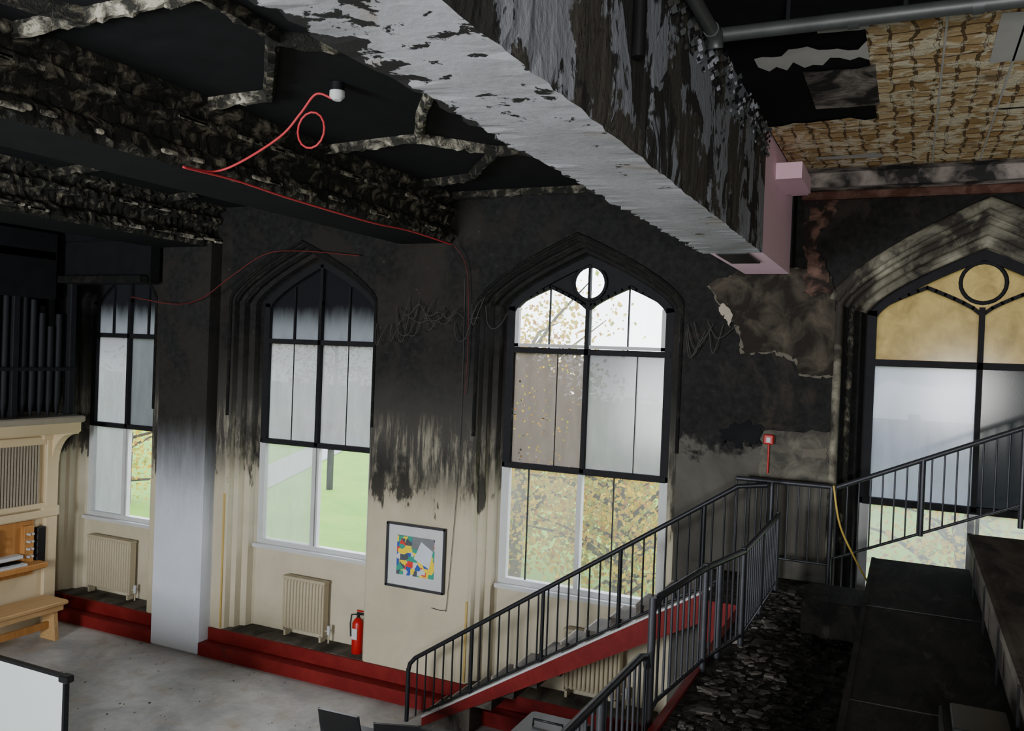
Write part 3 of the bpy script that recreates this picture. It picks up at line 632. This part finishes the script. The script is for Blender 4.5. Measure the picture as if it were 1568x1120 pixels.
def chair(cx,cy,rot):
    b=MB(); ca,sa=math.cos(rot),math.sin(rot)
    def T(x,y,z): return (cx+x*ca-y*sa,cy+x*sa+y*ca,z-4.34)
    def bx(x0,x1,y0,y1,z0,z1,m): b.hexa([T(x0,y0,z0),T(x1,y0,z0),T(x1,y1,z0),T(x0,y1,z0),T(x0,y0,z1),T(x1,y0,z1),T(x1,y1,z1),T(x0,y1,z1)],m)
    bx(-.24,.24,-.24,.2,.44,.49,M_black); b.hexa([T(-.23,.2,.6),T(.23,.2,.6),T(.23,.24,.6),T(-.23,.24,.6),T(-.22,.28,.84),T(.22,.28,.84),T(.22,.31,.84),T(-.22,.31,.84)],M_black)
    for sx in (-.22,.22):
        b.tube([T(sx,-.24,0),T(sx,-.2,.44)],.012,M_metal); b.tube([T(sx,.28,0),T(sx,.2,.46),T(sx,.29,.84)],.012,M_metal); b.tube([T(sx,-.22,.2),T(sx,.25,.2)],.009,M_metal)
    return b.obj('stacking_chair')
chair(-4.30,7.02,3.5); chair(-3.72,7.05,2.9); chair(-4.85,6.98,3.2)
b=MB(); b.box(-3.25,-2.6,7.1,7.7,-4.34,-3.5,M_black,.03); b.box(-3.2,-2.65,7.08,7.11,-4.25,-3.6,M_metalD,.01); b.tube([(-3.1,7.4,-3.5),(-3.1,7.4,-3.45),(-2.8,7.4,-3.45),(-2.8,7.4,-3.5)],.012,M_metalD); b.obj('loudspeaker_cabinet')
# ---------------------------------------------------------------- cables
c=MB()
def arc(pts,n=8):
    out=[]; P=[Vector(p) for p in pts]; P=[P[0]]+P+[P[-1]]
    for i in range(1,len(P)-2):
        for k in range(n):
            t=k/n; a,b_,c_,d_=P[i-1],P[i],P[i+1],P[i+2]
            out.append(tuple(.5*((2*b_)+(-a+c_)*t+(2*a-5*b_+4*c_-d_)*t*t+(-a+3*b_-3*c_+d_)*t**3)))
    out.append(tuple(P[-1])); return out
c.tube(arc([(-3.84,4.97,1.79),(-3.95,4.93,1.82),(-4.1,4.95,1.70),(-4.3,4.97,1.55),(-4.8,5.1,1.42),(-5.02,5.05,1.35),(-5.03,4.75,1.32),(-5.03,5.3,1.33),(-5.05,6,1.31),(-5.03,7.2,1.29),(-5.06,8,1.32),(-5.0,8.85,1.28)]),.009,M_cable,6)
c.tube([(-4.0+.12*math.cos(a*.4),4.95,1.57+.13*math.sin(a*.4)) for a in range(17)],.008,M_cable,6)
c.tube(arc([(-5.0,8.9,1.28),(-4.85,8.97,1.0),(-4.80,8.98,.2),(-4.82,8.99,-.5)]),.005,M_cableD,6)
c.tube(arc([(-6.4,8.95,1.18),(-7.3,8.9,1.25),(-7.8,8.8,1.2),(-8.3,8.72,.9),(-8.8,8.7,.6),(-9.3,8.7,.52),(-9.9,8.5,.6)]),.008,M_cableD,6); c.obj('red_fire_alarm_cable')
d=MB(); x,y=-3.80,4.98
d.tube([(x,y,CE),(x,y,1.86),(x,y,1.84)],.05,M_black,14); d.tube([(x,y,1.84),(x,y,1.80),(x,y,1.775)],[.055,.055,.03],M_frameW,16); d.obj('smoke_detector')
c=MB()
for k in range(20):
    x=random.uniform(-6.15,-4.5); z=random.uniform(.30,.62); w_=random.uniform(.1,.4); dp=random.uniform(.05,.3)
    pts=[(x,YF-.03,z),(x+w_*.2,YF-.10,z-dp*.7),(x+w_*.5,YF-.13,z-dp+jit(.08)),(x+w_*.8,YF-.10,z-dp*.6+jit(.2)),(x+w_,YF-.03,z+jit(.3))]
    c.tube(arc(pts,5),.005,M_blkcable,5)
c.tube(arc([(-4.9,YF-.02,.9),(-4.88,YF-.02,-.5),(-4.9,YF-.02,-1.6),(-4.98,YF-.02,-3.0),(-5.02,YF-.02,-3.15),(-5.2,YF-.02,-3.15)]),.004,M_blkcable,5)
for k in range(6):
    x=random.uniform(-2.2,-1.9); z=random.uniform(.3,.6); w_=random.uniform(.1,.3); dp=random.uniform(.1,.3)
    c.tube(arc([(x,YF-.03,z),(x+w_*.4,YF-.08,z-dp),(x+w_,YF-.03,z+jit(.1))],6),.005,M_blkcable,5)
c.obj('burnt_cables')
c=MB(); c.tube(arc([(-.62,8.75,-1.15),(-.55,8.7,-1.5),(-.42,8.6,-1.75),(-.25,8.4,-1.98),(-.1,8.2,-2.1)]),.010,M_yel,6); c.obj('yellow_hose')
# ---------------------------------------------------------------- outdoors
g=MB(); g.box(-90,60,10.2,48,-5,-4.6,M_grass); g.obj('lawn')
g=MB(); g.box(-60,30,34,37,-4.6,-4.57,M_path); g.hexa([(-15,10.3,-4.59),(-13.6,10.3,-4.59),(-24,34,-4.59),(-26,34,-4.59),(-15,10.3,-4.57),(-13.6,10.3,-4.57),(-24,34,-4.57),(-26,34,-4.57)],M_path); g.obj('footpath')
M_brick=m_patch('red_brick',(.20,.05,.035),(.28,.10,.07),2,.4,.6); 
g=MB(); g.box(-90,60,48.1,48.5,-5,-2.6,M_brick); 
for x in range(-60,30,5): g.box(x,x+.6,48.05,48.6,-4.6,-2.3,M_brick)
g.obj('boundary_wall')
g=MB(); g.box(-16.9,-16.75,22.3,22.45,-4.6,-2.3,M_black); g.box(-17.9,-16.3,22.2,22.26,-3.1,-2.1,M_ext); g.box(-17.7,-16.5,22.18,22.21,-3.0,-2.65,M_frameW); g.box(-17.7,-16.5,22.18,22.21,-2.4,-2.2,M_frameW); g.obj('notice_board')
leafm=[]
for nm,cc in (('leaf_yellow',(.60,.42,.03)),('leaf_gold',(.50,.29,.025)),('leaf_green',(.28,.32,.05)),('leaf_rust',(.34,.15,.04))):
    m,nt,out=newmat(nm); df=N(nt,'ShaderNodeBsdfDiffuse'); df.inputs[0].default_value=(*cc,1); tl=N(nt,'ShaderNodeBsdfTranslucent'); tl.inputs[0].default_value=(*cc,1)
    mx=N(nt,'ShaderNodeMixShader'); mx.inputs[0].default_value=.5; L(nt,df.outputs[0],mx.inputs[1]); L(nt,tl.outputs[0],mx.inputs[2]); L(nt,mx.outputs[0],out.inputs['Surface']); leafm.append(m)
def tree(x,y,h,R,nl,wts,nb=22,sz=1):
    b=MB(); b.tube([(x,y,-4.6),(x+.1,y,-4.6+h*.4),(x-.1,y+.1,-4.6+h*.8)],[.14,.1,.05],M_bark,8)
    for k in range(nb):
        z0=-4.6+h*random.uniform(.12,.8); a=random.random()*6.28; l=R*random.uniform(.5,1.1)
        e_=(x+l*math.cos(a),y+l*math.sin(a),max(-4.3,z0+random.uniform(-.2,1.0)*l*.8))
        mid=((x+e_[0])/2+jit(.3),(y+e_[1])/2+jit(.3),(z0+e_[2])/2+.2)
        b.tube([(x,y,z0),mid,e_],[.05,.03,.01],M_bark,5)
        for j in range(nl//nb):
            t=random.uniform(.2,1.1); px=x+(e_[0]-x)*t+jit(R*.7); py=y+(e_[1]-y)*t+jit(R*.7); pz=max(-4.48,z0+(e_[2]-z0)*t+jit(R*.65)); s_=random.uniform(.025,.065)*sz
            a1=Vector((jit(2),jit(2),jit(2))).normalized()*s_; a2=a1.orthogonal().normalized()*s_*.7; p=Vector((px,py,pz))
            b.face([p-a1,p-a2,p+a1,p+a2],random.choices(leafm,wts)[0])
    return b.obj('autumn_tree')
tree(-6.6,14.5,5.6,2.0,7500,(5,3,2,1),34); tree(-4.3,13.6,4.0,1.7,6500,(6,2,4,1),34); tree(-8.2,17.5,6.5,2.4,6000,(3,3,1,2),34); tree(-5.2,16.5,3.6,2.0,5500,(5,2,4,1),30)
tree(-19.8,17,4.6,2.0,5000,(6,2,3,1)); tree(.8,14.5,3.0,2.0,3000,(5,2,2,1)); tree(-30,40,9,4,3000,(4,3,2,2),22,2)
# ---------------------------------------------------------------- light
wd=bpy.data.worlds.new('overcast_sky'); bpy.context.scene.world=wd; wd.use_nodes=True
nt=wd.node_tree; bg=nt.nodes['Background']
tc=N(nt,'ShaderNodeTexCoord'); sx=N(nt,'ShaderNodeSeparateXYZ'); L(nt,tc.outputs['Generated'],sx.inputs[0])
cc=mix(nt,ramp(nt,sx.outputs['Z'],-.1,.8),(.93,.96,1.0),(.80,.88,1.0)); L(nt,cc,bg.inputs[0]); bg.inputs[1].default_value=8.5
def area(name,loc,tgt,size,en,col=(1,1,1)):
    l=bpy.data.lights.new(name,'AREA'); l.size=size; l.energy=en; l.color=col
    ob=bpy.data.objects.new(name,l); C.objects.link(ob); ob.location=(loc[0],loc[1],loc[2]+H)
    ob.rotation_euler=(Vector(tgt)-Vector(loc)).to_track_quat('-Z','Y').to_euler(); return ob
area('gallery_fill_light',(1.1,-3.0,-.6),(-.9,8,.9),1.4,480,(1,.98,.96))  # added fill lamp behind the camera, lifts the beam and right ceiling
area('hall_fill_light',(-6,-4.2,-1.2),(-7.2,9,-2.4),2.4,1200,(.92,.96,1))  # unseen fill lamp, added to brighten the hall walls and floor
# ---------------------------------------------------------------- camera
cam=bpy.data.cameras.new('camera'); co=bpy.data.objects.new('camera',cam); C.objects.link(co); bpy.context.scene.camera=co
cam.sensor_width=36; cam.lens=36*1300/1568; cam.clip_start=.05
th=math.radians(25.1); pt=math.radians(.75); ro=math.radians(2.2)
fwd=Vector((-math.sin(th)*math.cos(pt),math.cos(th)*math.cos(pt),-math.sin(pt)))
r0=Vector((math.cos(th),math.sin(th),0)); u0=r0.cross(fwd).normalized()
rt=math.cos(ro)*r0+math.sin(ro)*u0; up=math.cos(ro)*u0-math.sin(ro)*r0
M=Matrix((rt,up,-fwd)).transposed().to_4x4(); M.translation=Vector((0,0,H)); co.matrix_world=M
